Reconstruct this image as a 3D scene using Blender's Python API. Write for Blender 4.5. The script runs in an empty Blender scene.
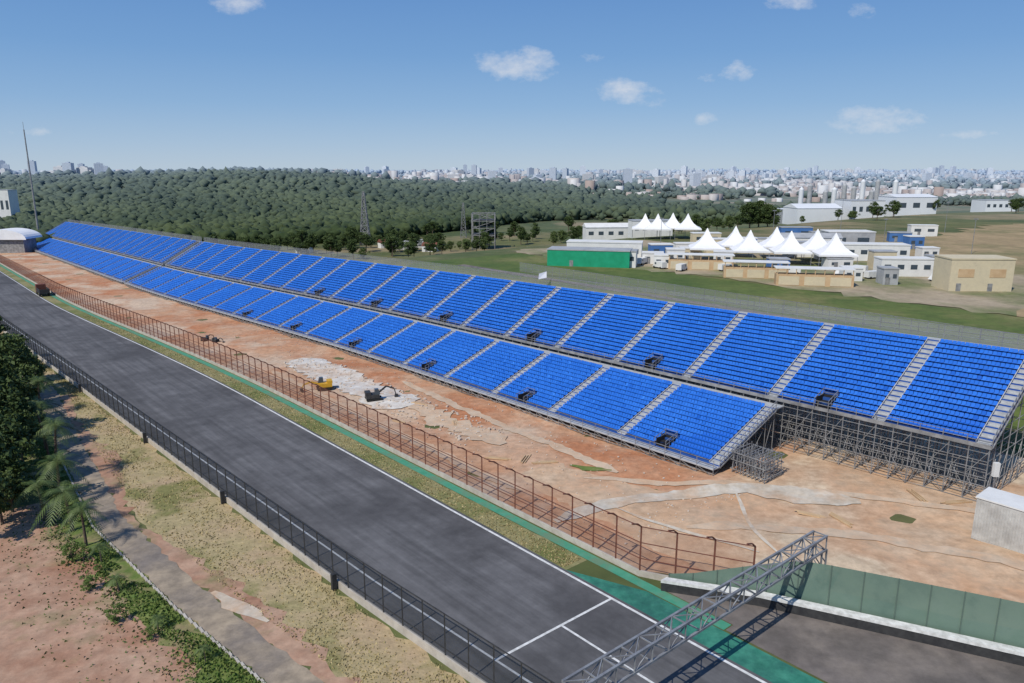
import bpy, bmesh, math, random
import numpy as np
from mathutils import Vector, Matrix
random.seed(7); rng=np.random.default_rng(7)
AX,AY=-.643,.766            # direction of the straight (s); t is perpendicular, away from the track
K=-0.024                    # gradient of the straight
COL=bpy.context.scene.collection

# ------------------------------------------------------------------ helpers
def sm(a,b,x):
    x=np.clip((np.asarray(x,dtype=float)-a)/(b-a),0,1); return x*x*(3-2*x)
def csh(s): return float(-6.5*sm(120,300,s))
def gz(s): return K*max(-80,min(620,s))
def XY(s,t): return (AX*s+AY*t, AY*s-AX*t)
def P(s,t,h=0.0):
    x,y=XY(s,t); return Vector((x,y,gz(s)+h))
def PC(s,t,h=0.0): return P(s,t+csh(s),h)
def Hb(s,t):   # soft relief of the bare dirt
    e=max(0.0,min(1.0,(t-50.5)/4))
    return .05+e*(.2+.13*math.sin(s*.19+t*.31)+.09*math.sin(s*.43-t*.27+1)+.07*math.sin(s*.11+t*.62+2)+.04*math.sin(s*.9+t*.2))
def terr(X,Y):
    X=np.asarray(X,dtype=float);Y=np.asarray(Y,dtype=float)
    s=AX*X+AY*Y; t=AY*X-AX*Y
    base=K*np.clip(s,-80,620)
    w=sm(112,138,t)*(1-sm(215,330,s))*(1-sm(560,900,Y))
    z=base*(1-w)+5.0*w
    b=X/np.maximum(Y,60)
    bx=[-1.2,-.64,-.5,-.36,-.24,-.15,0,.12,.3,.6,1.2]
    hz=[14,15,20,27,22,10,3,-3,-8,-9,-9]
    hh=np.interp(b,bx,hz)
    up=sm(480,1100,Y)
    z=z*(1-up)+hh*up
    far=sm(1250,4300,Y)
    zf=np.interp(b,[-1,-.3,0,.3,.7],[20,21,23,25,24])
    z=z*(1-far)+zf*far
    z=z+ up*3*np.sin(X/170.+1)*np.cos(Y/210.)
    z=np.where(Y<-200,z*0,z)
    return z
def zt(x,y): return float(terr(x,y))
def link(o): COL.objects.link(o); return o

class MB:
    def __init__(s): s.v=[];s.f=[]
    def quad(s,a,b,c,d):
        n=len(s.v); s.v+= [tuple(a),tuple(b),tuple(c),tuple(d)]; s.f.append((n,n+1,n+2,n+3))
    def hexa(s,p):  # 8 pts bottom 4, top 4
        n=len(s.v); s.v+=[tuple(q) for q in p]
        for f in ((3,2,1,0),(4,5,6,7),(0,1,5,4),(1,2,6,5),(2,3,7,6),(3,0,4,7)): s.f.append(tuple(n+i for i in f))
    def box(s,c,sx,sy,sz,rot=0.0):  # c = bottom centre
        ca,sa=math.cos(rot),math.sin(rot); p=[]
        for z in (0,sz):
            for (x,y) in ((-1,-1),(1,-1),(1,1),(-1,1)):
                X=x*sx/2;Y=y*sy/2
                p.append((c[0]+X*ca-Y*sa,c[1]+X*sa+Y*ca,c[2]+z))
        s.hexa(p)
    def stbox(s,s0,s1,t0,t1,h0,h1,sh=True):
        F=PC if sh else P
        s.hexa([F(a,b,h) for h in (h0,h1) for (a,b) in ((s0,t0),(s0,t1),(s1,t1),(s1,t0))])
    def tube(s,a,b,r,n=4,r2=None):
        a=Vector(a);b=Vector(b);d=b-a
        if d.length<1e-6: return
        d.normalize(); u=d.cross(Vector((0,0,1)))
        if u.length<.01: u=d.cross(Vector((1,0,0)))
        u.normalize(); w=d.cross(u); r2=r if r2 is None else r2
        k=len(s.v)
        for (q,rr) in ((a,r),(b,r2)):
            for i in range(n):
                an=2*math.pi*i/n+math.pi/4
                s.v.append(tuple(q+u*math.cos(an)*rr+w*math.sin(an)*rr))
        for i in range(n):
            j=(i+1)%n; s.f.append((k+i,k+j,k+n+j,k+n+i))
        s.f.append(tuple(k+i for i in range(n))[::-1]); s.f.append(tuple(k+n+i for i in range(n)))
    def build(s,name,mat,origin=(0,0,0),parent=None,smooth=False,fix=True):
        me=bpy.data.meshes.new(name); o=Vector(origin)
        me.from_pydata([(x-o.x,y-o.y,z-o.z) for x,y,z in s.v],[],s.f)
        if fix and len(s.f)<20000:
            bm=bmesh.new(); bm.from_mesh(me); bmesh.ops.recalc_face_normals(bm,faces=bm.faces); bm.to_mesh(me); bm.free()
        me.materials.append(mat)
        if smooth: me.shade_smooth()
        ob=link(bpy.data.objects.new(name,me))
        if parent: ob.parent=parent
        else: ob.location=o
        return ob
def npmesh(name,V,F,mat,attr=None):
    me=bpy.data.meshes.new(name); k=F.shape[1]
    me.vertices.add(len(V)); me.vertices.foreach_set('co',V.astype(np.float32).ravel())
    me.loops.add(F.size); me.loops.foreach_set('vertex_index',F.astype(np.int32).ravel())
    me.polygons.add(len(F)); me.polygons.foreach_set('loop_start',np.arange(0,F.size,k,dtype=np.int32))
    if attr is not None:
        a=me.attributes.new('rnd','FLOAT','POINT'); a.data.foreach_set('value',attr.astype(np.float32))
    me.update(calc_edges=True); me.validate()
    me.materials.append(mat)
    return me
def tag(o,label,cat,group=None):
    o["label"]=label;o["category"]=cat
    if group: o["group"]=group
    return o
def empty(name,loc,label,cat,group=None,rz=0):
    e=link(bpy.data.objects.new(name,None)); e.location=loc; e.rotation_euler=(0,0,rz); e.empty_display_size=.5
    return tag(e,label,cat,group)
def copy_thing(root,loc,rz=0,sc=(1,1,1)):
    n=root.copy(); link(n); n.location=loc; n.rotation_euler=(0,0,rz); n.scale=sc
    for ch in root.children:
        c=ch.copy(); link(c); c.parent=n
    return n
def struct(o): o["kind"]="structure"; return o
def stuff(o): o["kind"]="stuff"; return o

# ------------------------------------------------------------------ materials
def M(name,c1,c2=None,scale=1.0,rough=.8,c3=None,scale3=.1,bump=0,metal=0,alpha=None,attr=None,align=None,spec=.3,coord='pos',lo=.35,hi=.65,haze=0,c4=None,scale4=.02,lo3=.45,hi3=.62,mott=0,ml=.76,mh=1.18):
    m=bpy.data.materials.new(name); m.use_nodes=True; nt=m.node_tree; N=nt.nodes; L=nt.links
    b=N['Principled BSDF']; b.inputs['Roughness'].default_value=rough; b.inputs['Metallic'].default_value=metal
    b.inputs['Specular IOR Level'].default_value=spec
    def rgb(c): 
        n=N.new('ShaderNodeRGB'); n.outputs[0].default_value=(*c,1); return n.outputs[0]
    if coord=='pos': v=N.new('ShaderNodeNewGeometry').outputs['Position']
    else: v=N.new('ShaderNodeTexCoord').outputs['Object']
    if align:
        mp=N.new('ShaderNodeMapping'); mp.inputs['Rotation'].default_value=(0,0,math.radians(-130)); L.new(v,mp.inputs[0])
        mq=N.new('ShaderNodeMapping'); mq.inputs['Scale'].default_value=align; L.new(mp.outputs[0],mq.inputs[0]); va=mq.outputs[0]
    else: va=v
    def noise(sc,vec,det=6,ro=.6):
        n=N.new('ShaderNodeTexNoise'); n.inputs['Scale'].default_value=sc; n.inputs['Detail'].default_value=det; n.inputs['Roughness'].default_value=ro
        L.new(vec,n.inputs['Vector']); return n.outputs['Fac']
    def ramp(x,a,bb):
        r=N.new('ShaderNodeMapRange'); r.inputs['From Min'].default_value=a; r.inputs['From Max'].default_value=bb; L.new(x,r.inputs['Value']); return r.outputs[0]
    def mix(f,a,bb,ty='MIX'):
        n=N.new('ShaderNodeMix'); n.data_type='RGBA'; n.blend_type=ty; 
        if isinstance(f,float): n.inputs[0].default_value=f
        else: L.new(f,n.inputs[0])
        L.new(a,n.inputs[6]); L.new(bb,n.inputs[7]); return n.outputs[2]
    col=rgb(c1); nf=None
    if c2:
        if attr:
            at=N.new('ShaderNodeAttribute'); at.attribute_name='rnd'; nf=at.outputs['Fac']; col=mix(nf,col,rgb(c2))
        else:
            nf=noise(scale,va); col=mix(ramp(nf,lo,hi),col,rgb(c2))
    if c3: col=mix(ramp(noise(scale3,v,8,.65),lo3,hi3),col,rgb(c3))
    if c4: col=mix(ramp(noise(scale4,v,8,.6),.5,.6),col,rgb(c4))
    if mott:
        n5=noise(mott,v,5,.7); r=N.new('ShaderNodeMapRange'); r.inputs['From Min'].default_value=.3; r.inputs['From Max'].default_value=.7; r.inputs['To Min'].default_value=ml; r.inputs['To Max'].default_value=mh; L.new(n5,r.inputs['Value'])
        cb=N.new('ShaderNodeCombineColor'); [L.new(r.outputs[0],cb.inputs[i]) for i in range(3)]
        col=mix(1.0,col,cb.outputs[0],'MULTIPLY')
    if haze:   # distance haze mixed into the base colour, growing with range from the origin
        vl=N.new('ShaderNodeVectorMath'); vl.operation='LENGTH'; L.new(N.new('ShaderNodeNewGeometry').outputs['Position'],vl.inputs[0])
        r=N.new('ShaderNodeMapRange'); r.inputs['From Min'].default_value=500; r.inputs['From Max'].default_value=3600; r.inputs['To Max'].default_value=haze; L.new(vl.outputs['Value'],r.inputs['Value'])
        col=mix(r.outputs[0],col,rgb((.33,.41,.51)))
    L.new(col,b.inputs['Base Color'])
    if bump:
        bn=N.new('ShaderNodeBump'); bn.inputs['Strength'].default_value=bump; bn.inputs['Distance'].default_value=.12
        L.new(noise(max(scale,.5)*3,v),bn.inputs['Height']); L.new(bn.outputs[0],b.inputs['Normal'])
    if alpha is not None: b.inputs['Alpha'].default_value=alpha
    return m
asph=M('asphalt',(.09,.088,.09),(.145,.142,.145),1.0,.85,(.075,.073,.075),.05,.15,align=(.03,1.0,1),mott=.35)
asph2=M('old_asphalt',(.15,.13,.12),(.21,.18,.155),.4,.9,(.12,.105,.095),.12,.2,mott=.6)
dusty=M('dusty_path',(.27,.22,.165),(.35,.28,.2),.4,.95,(.2,.17,.145),.12,.3,mott=.8)
white=M('white_paint',(.75,.75,.73),(.5,.5,.48),2,.6)
dirt=M('red_dirt',(.5,.275,.155),(.53,.35,.23),.22,.95,(.45,.19,.09),.06,.6,c4=(.56,.42,.3),scale4=.045,mott=.9,ml=.7)
tan=M('tan_dirt',(.53,.34,.205),(.55,.4,.27),.25,.95,(.49,.25,.13),.05,.4,c4=(.55,.43,.3),scale4=.05,mott=.8,ml=.72)
track_d=M('worn_dirt',(.56,.44,.32),(.5,.34,.22),.6,.95,mott=1.2)
leftdirt=M('pink_dirt',(.38,.225,.15),(.44,.29,.2),.5,.95,(.31,.155,.095),.1,.4,c4=(.24,.2,.1),scale4=.09,mott=.9)
dry=M('dry_grass',(.41,.33,.18),(.33,.27,.14),1.2,.95,(.42,.31,.19),.1,.6,c4=(.2,.19,.07),scale4=.13,mott=1.5)
verge=M('verge_grass',(.29,.26,.13),(.22,.2,.09),1.2,.95,(.14,.16,.05),.12,.5,mott=1.5)
lawn=M('lawn',(.1,.15,.03),(.17,.2,.055),.8,.95,(.27,.21,.11),.2,.5,mott=1.,lo3=.5,hi3=.64)
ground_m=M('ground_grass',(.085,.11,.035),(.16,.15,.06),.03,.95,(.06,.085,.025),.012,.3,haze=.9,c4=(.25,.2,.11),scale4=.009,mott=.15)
field_m=M('dry_field',(.37,.27,.15),(.28,.21,.11),.04,.95,(.2,.18,.08),.02,.3,mott=.2)
bank_m=M('bank_grass',(.065,.105,.022),(.11,.14,.035),.08,.95,(.18,.17,.065),.03,.4,mott=.5,lo3=.52,hi3=.64)
yard_m=M('paddock_dirt',(.38,.31,.22),(.32,.26,.17),.08,.95,(.12,.15,.05),.03,.3,mott=.3)
conc=M('concrete',(.5,.46,.4),(.38,.34,.29),.8,.9,bump=.2)
palec=M('pale_screed',(.58,.53,.45),(.5,.42,.32),.6,.9,(.52,.37,.25),.2,mott=.7)
greenp=M('green_paint',(.03,.18,.125),(.05,.22,.155),1.,.7,(.025,.12,.095),.3,mott=.5)
greens=M('green_strip',(.05,.25,.155),(.08,.29,.19),1.,.8,(.12,.22,.14),.4)
screenm=M('green_screen_net',(.13,.2,.155),(.16,.23,.185),.6,.85,(.11,.175,.14),.3,alpha=.97)
rust=M('rust_steel',(.2,.075,.05),(.13,.05,.035),2,.8)
rustnet=M('rust_mesh',(.25,.11,.075),None,1,.9,alpha=.24)
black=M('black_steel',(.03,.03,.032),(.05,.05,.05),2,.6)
blacknet=M('black_mesh',(.035,.038,.035),None,1,.9,alpha=.33)
galv=M('galvanised_steel',(.33,.34,.35),(.2,.2,.21),1.5,.5,metal=.3)
galvd=M('scaffold_tube',(.33,.33,.33),(.18,.18,.18),.8,.6,metal=.2)
alum=M('aluminium_tread',(.46,.47,.48),(.34,.35,.36),1.5,.5)
deckm=M('deck_plank',(.015,.065,.27),(.025,.09,.32),.5,.8)
seatm=M('blue_seat',(.006,.09,.46),(.035,.2,.72),1,.42,attr=True,spec=.45)
blk=M('painted_opening_shade',(.02,.02,.022),None,1,.9)  # black colour stands in for the shade of entrances not cut into the deck
whitew=M('white_wall',(.74,.74,.72),(.62,.62,.6),.3,.7,mott=.3)
rubm=M('pale_rubble',(.64,.61,.56),(.56,.5,.43),.5,.9,(.5,.37,.27),.18,mott=.9,lo3=.5,hi3=.66,bump=.5)
tentm=M('tent_canvas',(.8,.8,.8),(.72,.72,.73),.3,.6)
glass=M('dark_glass',(.05,.07,.09),None,1,.2,spec=.6)
greenw=M('green_cladding',(.01,.26,.13),(.015,.32,.17),.4,.6)
ply=M('plywood',(.55,.4,.24),(.45,.3,.17),.5,.8)
plyc=M('pale_plywood',(.62,.54,.38),(.52,.45,.31),.5,.8,mott=.5)
roofg=M('grey_roof',(.4,.41,.42),(.3,.31,.32),.4,.6)
bluew=M('blue_panel',(.05,.14,.35),(.07,.17,.4),.4,.6)
corr=M('container_steel',(.5,.5,.48),(.4,.39,.37),.8,.6,mott=.6)
yellow=M('yellow_paint',(.6,.36,.03),(.5,.28,.03),1,.5)
rubber=M('rubber',(.02,.02,.02),None,1,.9)
bark=M('bark',(.14,.11,.08),(.08,.06,.045),3,.95,coord='obj')
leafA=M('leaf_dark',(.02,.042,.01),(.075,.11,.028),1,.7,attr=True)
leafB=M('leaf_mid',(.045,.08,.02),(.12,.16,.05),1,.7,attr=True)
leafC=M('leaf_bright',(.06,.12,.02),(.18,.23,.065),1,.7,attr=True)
palmm=M('palm_leaf',(.03,.065,.015),(.13,.17,.055),1,.55,attr=True)
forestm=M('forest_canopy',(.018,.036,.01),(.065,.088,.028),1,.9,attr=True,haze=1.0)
grassb=M('grass_tuft',(.22,.19,.08),(.48,.39,.21),1,.9,attr=True)
tr=M('tank_white',(.7,.72,.74),(.62,.64,.66),.05,.6)
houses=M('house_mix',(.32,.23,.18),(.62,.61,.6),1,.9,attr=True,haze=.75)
def facade(name,c,win):
    m=bpy.data.materials.new(name);m.use_nodes=True;nt=m.node_tree;N=nt.nodes;L=nt.links;b=N['Principled BSDF']
    g=N.new('ShaderNodeTexCoord'); mp=N.new('ShaderNodeMapping'); mp.inputs['Rotation'].default_value=(math.radians(90),0,0)
    br=N.new('ShaderNodeTexBrick'); br.offset=0; br.inputs['Scale'].default_value=1; br.inputs['Brick Width'].default_value=4; br.inputs['Row Height'].default_value=3.2
    br.inputs['Mortar Size'].default_value=.9; br.inputs['Color1'].default_value=(*win,1); br.inputs['Color2'].default_value=(*[w*1.3 for w in win],1); br.inputs['Mortar'].default_value=(*c,1)
    L.new(g.outputs['Object'],mp.inputs[0]); L.new(mp.outputs[0],br.inputs['Vector']); L.new(br.outputs[0],b.inputs['Base Color']); b.inputs['Roughness'].default_value=.7
    return m
fac=[facade('tower_facade_pale',(.55,.59,.64),(.38,.43,.5)),facade('tower_facade_cream',(.52,.52,.52),(.38,.41,.46)),facade('tower_facade_grey',(.42,.47,.54),(.33,.39,.46))]  # bluish distance haze is mixed into these wall and window colours

# ------------------------------------------------------------------ ground sheet
def ticks():
    a=list(np.arange(-160,300,8))+list(np.arange(300,1500,14)); x=1500; d=25
    while x<26000: a.append(x); d*=1.14; x+=d
    n=[];x=-160;d=20
    while x>-14000: x-=d; d*=1.3; n.append(x)
    a=np.array(sorted(n)+a); 
    for q in (112.,138.): a=np.sort(np.append(a,q+.01))
    return a
S=ticks();T=ticks(); SS,TT=np.meshgrid(S,T,indexing='ij')
GX=AX*SS+AY*TT; GY=AY*SS-AX*TT; GZ=terr(GX,GY)
V=np.stack([GX.ravel(),GY.ravel(),GZ.ravel()],1); nS,nT=SS.shape
I=np.arange(nS*nT).reshape(nS,nT)
F=np.stack([I[:-1,:-1].ravel(),I[:-1,1:].ravel(),I[1:,1:].ravel(),I[1:,:-1].ravel()],1)
me=npmesh('ground',V,F,ground_m); me.shade_smooth()
g=link(bpy.data.objects.new('ground',me)); struct(g)
def drape(name,s0,s1,t0,t1,h,mat,ds=4,rag=2.5,seed=1):
    r=random.Random(seed); ns=int((s1-s0)/ds); nt_=max(1,int((t1-t0)/ds)); m=MB()
    for i in range(ns+1):
        for j in range(nt_+1):
            s=s0+(s1-s0)*i/ns; t=t0+(t1-t0)*j/nt_
            if i in (0,ns): s+=r.uniform(-rag,rag)
            if j in (0,nt_): t+=r.uniform(-rag,rag)
            x,y=XY(s,t); m.v.append((x,y,zt(x,y)+h))
    w=nt_+1
    for i in range(ns):
        for j in range(nt_): m.f.append((i*w+j,i*w+j+1,(i+1)*w+j+1,(i+1)*w+j))
    return struct(m.build(name,mat,smooth=True,fix=False))
drape('grass_bank',-60,215,112,184,.12,bank_m,4,.5,1)
drape('bank_road',-60,200,144,147,.2,asph2,4,.1,2)
drape('paddock_yard',50,225,184,262,.13,yard_m,4,4,3)
drape('dry_field',-80,150,262,520,.14,field_m,8,8,4)
drape('dry_field',-20,49,186,261,.15,field_m,6,4,6)

def strip(name,s0,s1,tl,tr_,h,mat,step=2.0,sh=True,rag=0.0,relief=False,nt=1,seed=1):
    r=random.Random(seed); n=max(1,int(round((s1-s0)/step))); m=MB()
    for i in range(n+1):
        s=s0+(s1-s0)*i/n
        a=tl(s) if callable(tl) else tl; b=tr_(s) if callable(tr_) else tr_
        a+=r.uniform(-rag,rag); b+=r.uniform(-rag,rag)
        for j in range(nt+1):
            t=a+(b-a)*j/nt; hh=h
            if relief and (0<j): hh+=Hb(s,t)
            m.v.append(tuple((PC if sh else P)(s,t,hh)))
    w=nt+1
    for i in range(n):
        for j in range(nt): m.f.append((i*w+j,i*w+j+1,(i+1)*w+j+1,(i+1)*w+j))
    return struct(m.build(name,mat,smooth=relief))
def itp(xs,ys): return lambda s: float(np.interp(s,xs,ys))
fl_raw=itp([10,38,55,102,154,236,300,620],[30.4,28.4,27.2,25.3,23.3,19.8,17.5,9])   # boundary fence line, true t
fl_=lambda s: fl_raw(s)-csh(s)
strip('track',-40,640,lambda s: fl_(s)+.35,44.9,.02,asph,4)
strip('track_edge_line',-40,640,44.33,44.6,.026,white,4)
strip('track_edge_line',-40,640,lambda s: fl_(s)+2.9,lambda s: fl_(s)+3.1,.026,white,4)
strip('track_cross_line',39.15,39.4,31.4,44.33,.026,white,1)
strip('track_centre_line',5,39.15,38.2,38.42,.026,white,4)
strip('verge',45.5,640,44.9,47.75,.012,verge,2,rag=.12,seed=3)
strip('green_run_off',-40,46,lambda s:44.65,lambda s: 47.7 if s<38 else 47.7-(s-38)*.37,.018,greenp,1)
strip('green_edge_strip',30,640,47.8,48.9,.03,greens,4)
strip('pit_exit_road',-40,37.3,49.02,lambda s: 49.1+ (37.3-s)*.52+ .3,.014,asph2,2)
strip('pit_exit_road',-40,29.9,47.95,49.02,.014,asph2,2)
strip('dirt_bank',36,640,lambda s: 49.5+max(0,42-s)*.6,112,.0,dirt,1.6,rag=.12,relief=True,nt=38,seed=5)
strip('dirt_yard',-60,47.5,lambda s: max(51.8+(37.2-s)*.5,53),lambda s: 108,.02,tan,1.6,rag=.2,relief=True,nt=36,seed=6)
strip('dirt_apron',28,66,lambda s: 53.4+abs(s-46)*.12,lambda s:67-abs(s-46)*.22,.045,tan,1.0,rag=.6,relief=True,nt=12,seed=8)
pth=itp([30,47,63,86,120,154,250],[21,18.5,16.4,14.4,16,18.5,14])
strip('grass_verge',20,260,lambda s: pth(s)+2.4,lambda s: fl_raw(s)-.3,.012,dry,1.5,sh=False,rag=.5,seed=9)
strip('bare_soil',30,150,lambda s: pth(s)+1.2,lambda s: pth(s)+3.3+1.0*math.sin(s*.13),.02,leftdirt,1.2,sh=False,rag=.7,seed=10)
strip('service_path',20,260,lambda s: pth(s)-1.5,lambda s: pth(s)+1.4,.03,dusty,1,sh=False,rag=.25,seed=11)
strip('lawn_strip',20,260,lambda s: pth(s)-5.4,lambda s: pth(s)-1.7,.016,lawn,1.0,sh=False,rag=.9,seed=12)
strip('red_soil',30,98,-12,lambda s: pth(s)-4.4,.024,leftdirt,1.3,sh=False,rag=.9,seed=13)
kb=MB()
for i in range(40,120): kb.stbox(i,i+.97,pth(i)-1.85,pth(i)-1.65,0,.14,sh=False)
tag(kb.build('kerb',conc,origin=P(60,15)),"low grey concrete kerb beside the service path","kerb")

def path(name,pts,w,h,mat,seed=1,jit=.12,flat=False):
    r=random.Random(seed); m=MB()
    pts=[Vector((a,b)) for a,b in pts]; dense=[]
    for a,b in zip(pts[:-1],pts[1:]):
        k=max(4,int((b-a).length/1.0))
        for i in range(k): dense.append(a.lerp(b,i/k))
    dense.append(pts[-1])
    for _ in range(12): dense=[dense[0]]+[(dense[i-1]+dense[i]*2+dense[i+1])/4 for i in range(1,len(dense)-1)]+[dense[-1]]
    N_=len(dense); nw=max(1,int(w/1.0))
    for i,p in enumerate(dense):
        d=(dense[min(i+1,N_-1)]-dense[max(i-1,0)]).normalized(); n=Vector((-d.y,d.x))
        e=min(1,.3+min(i,N_-1-i)*.25); wa=w*(1+r.uniform(-jit,jit))*e/2; wb=w*(1+r.uniform(-jit,jit))*e/2
        for j in range(nw+1):
            q=p+n*(wa-(wa+wb)*j/nw); m.v.append(tuple(P(q.x,q.y,h+(0 if flat else Hb(q.x,q.y)))))
    for i in range(N_-1):
        for j in range(nw): a=i*(nw+1)+j; m.f.append((a,a+1,a+nw+2,a+nw+1))
    return struct(m.build(name,mat,smooth=True))
path('dirt_trail',[(43,60),(38,66),(30,72),(20,76),(5,80)],1.8,.09,track_d,15,.3)
path('dirt_trail',[(60,62),(52,68),(44,76),(30,84),(20,88)],1.2,.095,track_d,16,.3)
path('dirt_trail',[(140,55),(110,54),(85,53.5),(62,53.5)],1.4,.09,track_d,17,.4)
path('dirt_trail',[(115,70),(95,68),(75,67),(58,66)],1.6,.09,track_d,19,.4)
path('concrete_path',[(53.5,51),(52.5,58),(50.5,64),(46.5,71),(43.6,75.5),(38,79)],2.4,.11,palec,2,.2)
path('concrete_path',[(44,73),(40,76),(37,78),(34,80)],3.6,.12,palec,3,.25)
path('kerb_path',[(51,58),(46,58.5),(40,59.5),(35,61)],.5,.13,palec,4)
path('kerb_path',[(45,72),(41,68),(38,64),(33,62)],.45,.135,palec,5)
path('screed_patch',[(146,63),(128,62.5),(110,62),(100,61.5)],8.0,.13,rubm,6,.22)
path('screed_patch',[(101,63),(92,62.5),(84,62),(76,62.5)],4.4,.12,track_d,7,.5)
path('screed_patch',[(64,18),(60,19),(56,20)],1.5,.06,palec,8,.4,flat=True)
path('grass_patch',[(64,63.5),(61.5,64.5),(59,66)],1.2,.12,lawn,8,.4)

# ------------------------------------------------------------------ boundary fences
def fence(name,label,line,h,spacing,postm,netm,s0,s1,base,basem,hook,rails,postr,sh):
    F=PC if sh else P
    o=F(s0,line(s0),0); root=empty(name,o,label,"fence")
    n=int((s1-s0)/spacing); pm=MB(); pm.tube((0,0,0),(0,0,h),postr)
    if hook:
        w=Vector((AY,-AX,0))*hook; pm.tube((0,0,h),(w.x*.6,w.y*.6,h+.45),postr*.9); pm.tube((w.x*.6,w.y*.6,h+.45),(w.x*1.5,w.y*1.5,h+.7),postr*.8)
    proto=pm.build('post',postm,parent=root); rest=MB(); first=True
    for i in range(n+1):
        s=s0+i*spacing; p=F(s,line(s),0)-o
        if i<100:
            q=proto if first else link(proto.copy()); first=False; q.parent=root; q.location=p
        else: rest.tube(F(s,line(s)),F(s,line(s),h),postr); 
    if rest.v: stuff(rest.build('posts',postm,origin=o,parent=root))
    nm=MB();bm_=MB()
    for rh in rails:
        rm=MB(); prev=None
        for i in range(n+1):
            q=F(s0+i*spacing,line(s0+i*spacing),rh)
            if prev: rm.tube(prev,q,.05)
            prev=q
        rm.build('rail',postm,origin=o,parent=root)
    for i in range(n):
        a=s0+i*spacing;b=a+spacing
        nm.quad(F(a,line(a),base),F(b,line(b),base),F(b,line(b),h),F(a,line(a),h))
        if base>.05:
            bm_.hexa([F(x,line(x)+d,z) for z in (0,base) for (x,d) in ((a,-.12),(a,.12),(b,.12),(b,-.12))])
    nm.build('mesh_panel',netm,origin=o,parent=root)
    if bm_.v: bm_.build('base_wall',basem,origin=o,parent=root)
    return root
fence('debris_fence',"tall rust-red debris fence with curved posts along the track",lambda s: 49.3+max(0,40-s)*.5,5.0,3.0,rust,rustnet,31.2,600,.6,conc,-.9,(1.8,3.4,5.0),.095,True)
fence('boundary_fence',"tall black mesh fence on a pale concrete wall by the track",fl_raw,4.3,2.75,black,blacknet,14,340,.75,conc,0,(1.3,4.3),.065,False)
for s in (57,83,112,150):
    m=MB(); t=fl_raw(s)-.45; m.stbox(s-.18,s+.18,t-.25,t+.2,0,1.6,sh=False)
    tag(m.build('concrete_buttress',black,origin=P(s,t)),"narrow dark buttress behind the black boundary fence","buttress","buttresses behind the boundary fence")
wl=[(37.2,48.95),(30.1,53.3),(21,57.3),(12.6,60.9),(0,66),(-30,78)]
b1=MB();b2=MB();sc=MB()
o=P(37.2,49.9); r2_=empty('screen_fence',o,"grey-green netting screen fence standing behind the barrier","fence")
spm=M('screen_post',(.12,.17,.14))
for i,((s0,t0),(s1,t1)) in enumerate(zip(wl[:-1],wl[1:])):
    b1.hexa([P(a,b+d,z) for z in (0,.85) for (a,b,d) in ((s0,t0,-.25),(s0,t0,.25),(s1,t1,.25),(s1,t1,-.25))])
    b2.hexa([P(a,b+d,z) for z in (.853,1.12) for (a,b,d) in ((s0,t0,-.32),(s0,t0,.45),(s1,t1,.45),(s1,t1,-.32))])
    n=4
    for j in range(n):
        u0=j/n;u1=(j+1)/n
        q=[(s0+(s1-s0)*u,t0+(t1-t0)*u+.9) for u in (u0,u1)]
        hs=[1.3+3.3*min(1,max(0,(36.5-x[0])/9)) for x in q]
        sc.quad(P(*q[0],.2),P(*q[1],.2),P(*q[1],hs[1]),P(*q[0],hs[0]))
        po=MB(); po.tube(P(q[0][0],q[0][1]-.08),P(q[0][0],q[0][1]-.08,hs[0]+.05),.045); po.build('post',spm,origin=o,parent=r2_)
sc.build('netting',screenm,origin=o,parent=r2_)
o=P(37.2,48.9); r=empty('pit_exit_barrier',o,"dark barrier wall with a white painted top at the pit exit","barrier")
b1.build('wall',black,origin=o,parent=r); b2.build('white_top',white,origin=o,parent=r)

# ------------------------------------------------------------------ gantry
o=P(27.5,57.5); r=empty('track_gantry',o,"grey steel lattice gantry spanning the track","gantry")
m=MB(); T0,T1=27.6,57.6; hb,ht=5.0,6.3
for (s,h) in ((26.9,hb),(28.1,hb),(26.9,ht),(28.1,ht)): m.tube(P(s,T0,h),P(s,T1,h),.12)
n=17
for i in range(n+1):
    t=T0+(T1-T0)*i/n
    for s in (26.9,28.1): m.tube(P(s,t,hb),P(s,t,ht),.06)
    for h in (hb,ht): m.tube(P(26.9,t,h),P(28.1,t,h),.06)
    if i<n:
        t2=T0+(T1-T0)*(i+1)/n
        for s in (26.9,28.1): m.tube(P(s,t,hb if i%2 else ht),P(s,t2,ht if i%2 else hb),.055)
        m.tube(P(26.9 if i%2 else 28.1,t,ht),P(28.1 if i%2 else 26.9,t2,ht),.045)
m.build('truss_beam',galv,origin=o,parent=r)
for t in (T0+.3,T1-.2):
    m=MB()
    for s in (26.9,28.1):
        for dt in (-.4,.4): m.tube(P(s,t+dt,0),P(s,t+dt,hb),.09)
    for k in range(4):
        z=k*1.25
        m.tube(P(26.9,t-.4,z),P(28.1,t-.4,z+1.25),.05); m.tube(P(26.9,t+.4,z),P(28.1,t+.4,z+1.25),.05); m.tube(P(28.1,t-.4,z),P(28.1,t+.4,z+1.25),.05)
    m.build('leg',galv,origin=o,parent=r)

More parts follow.
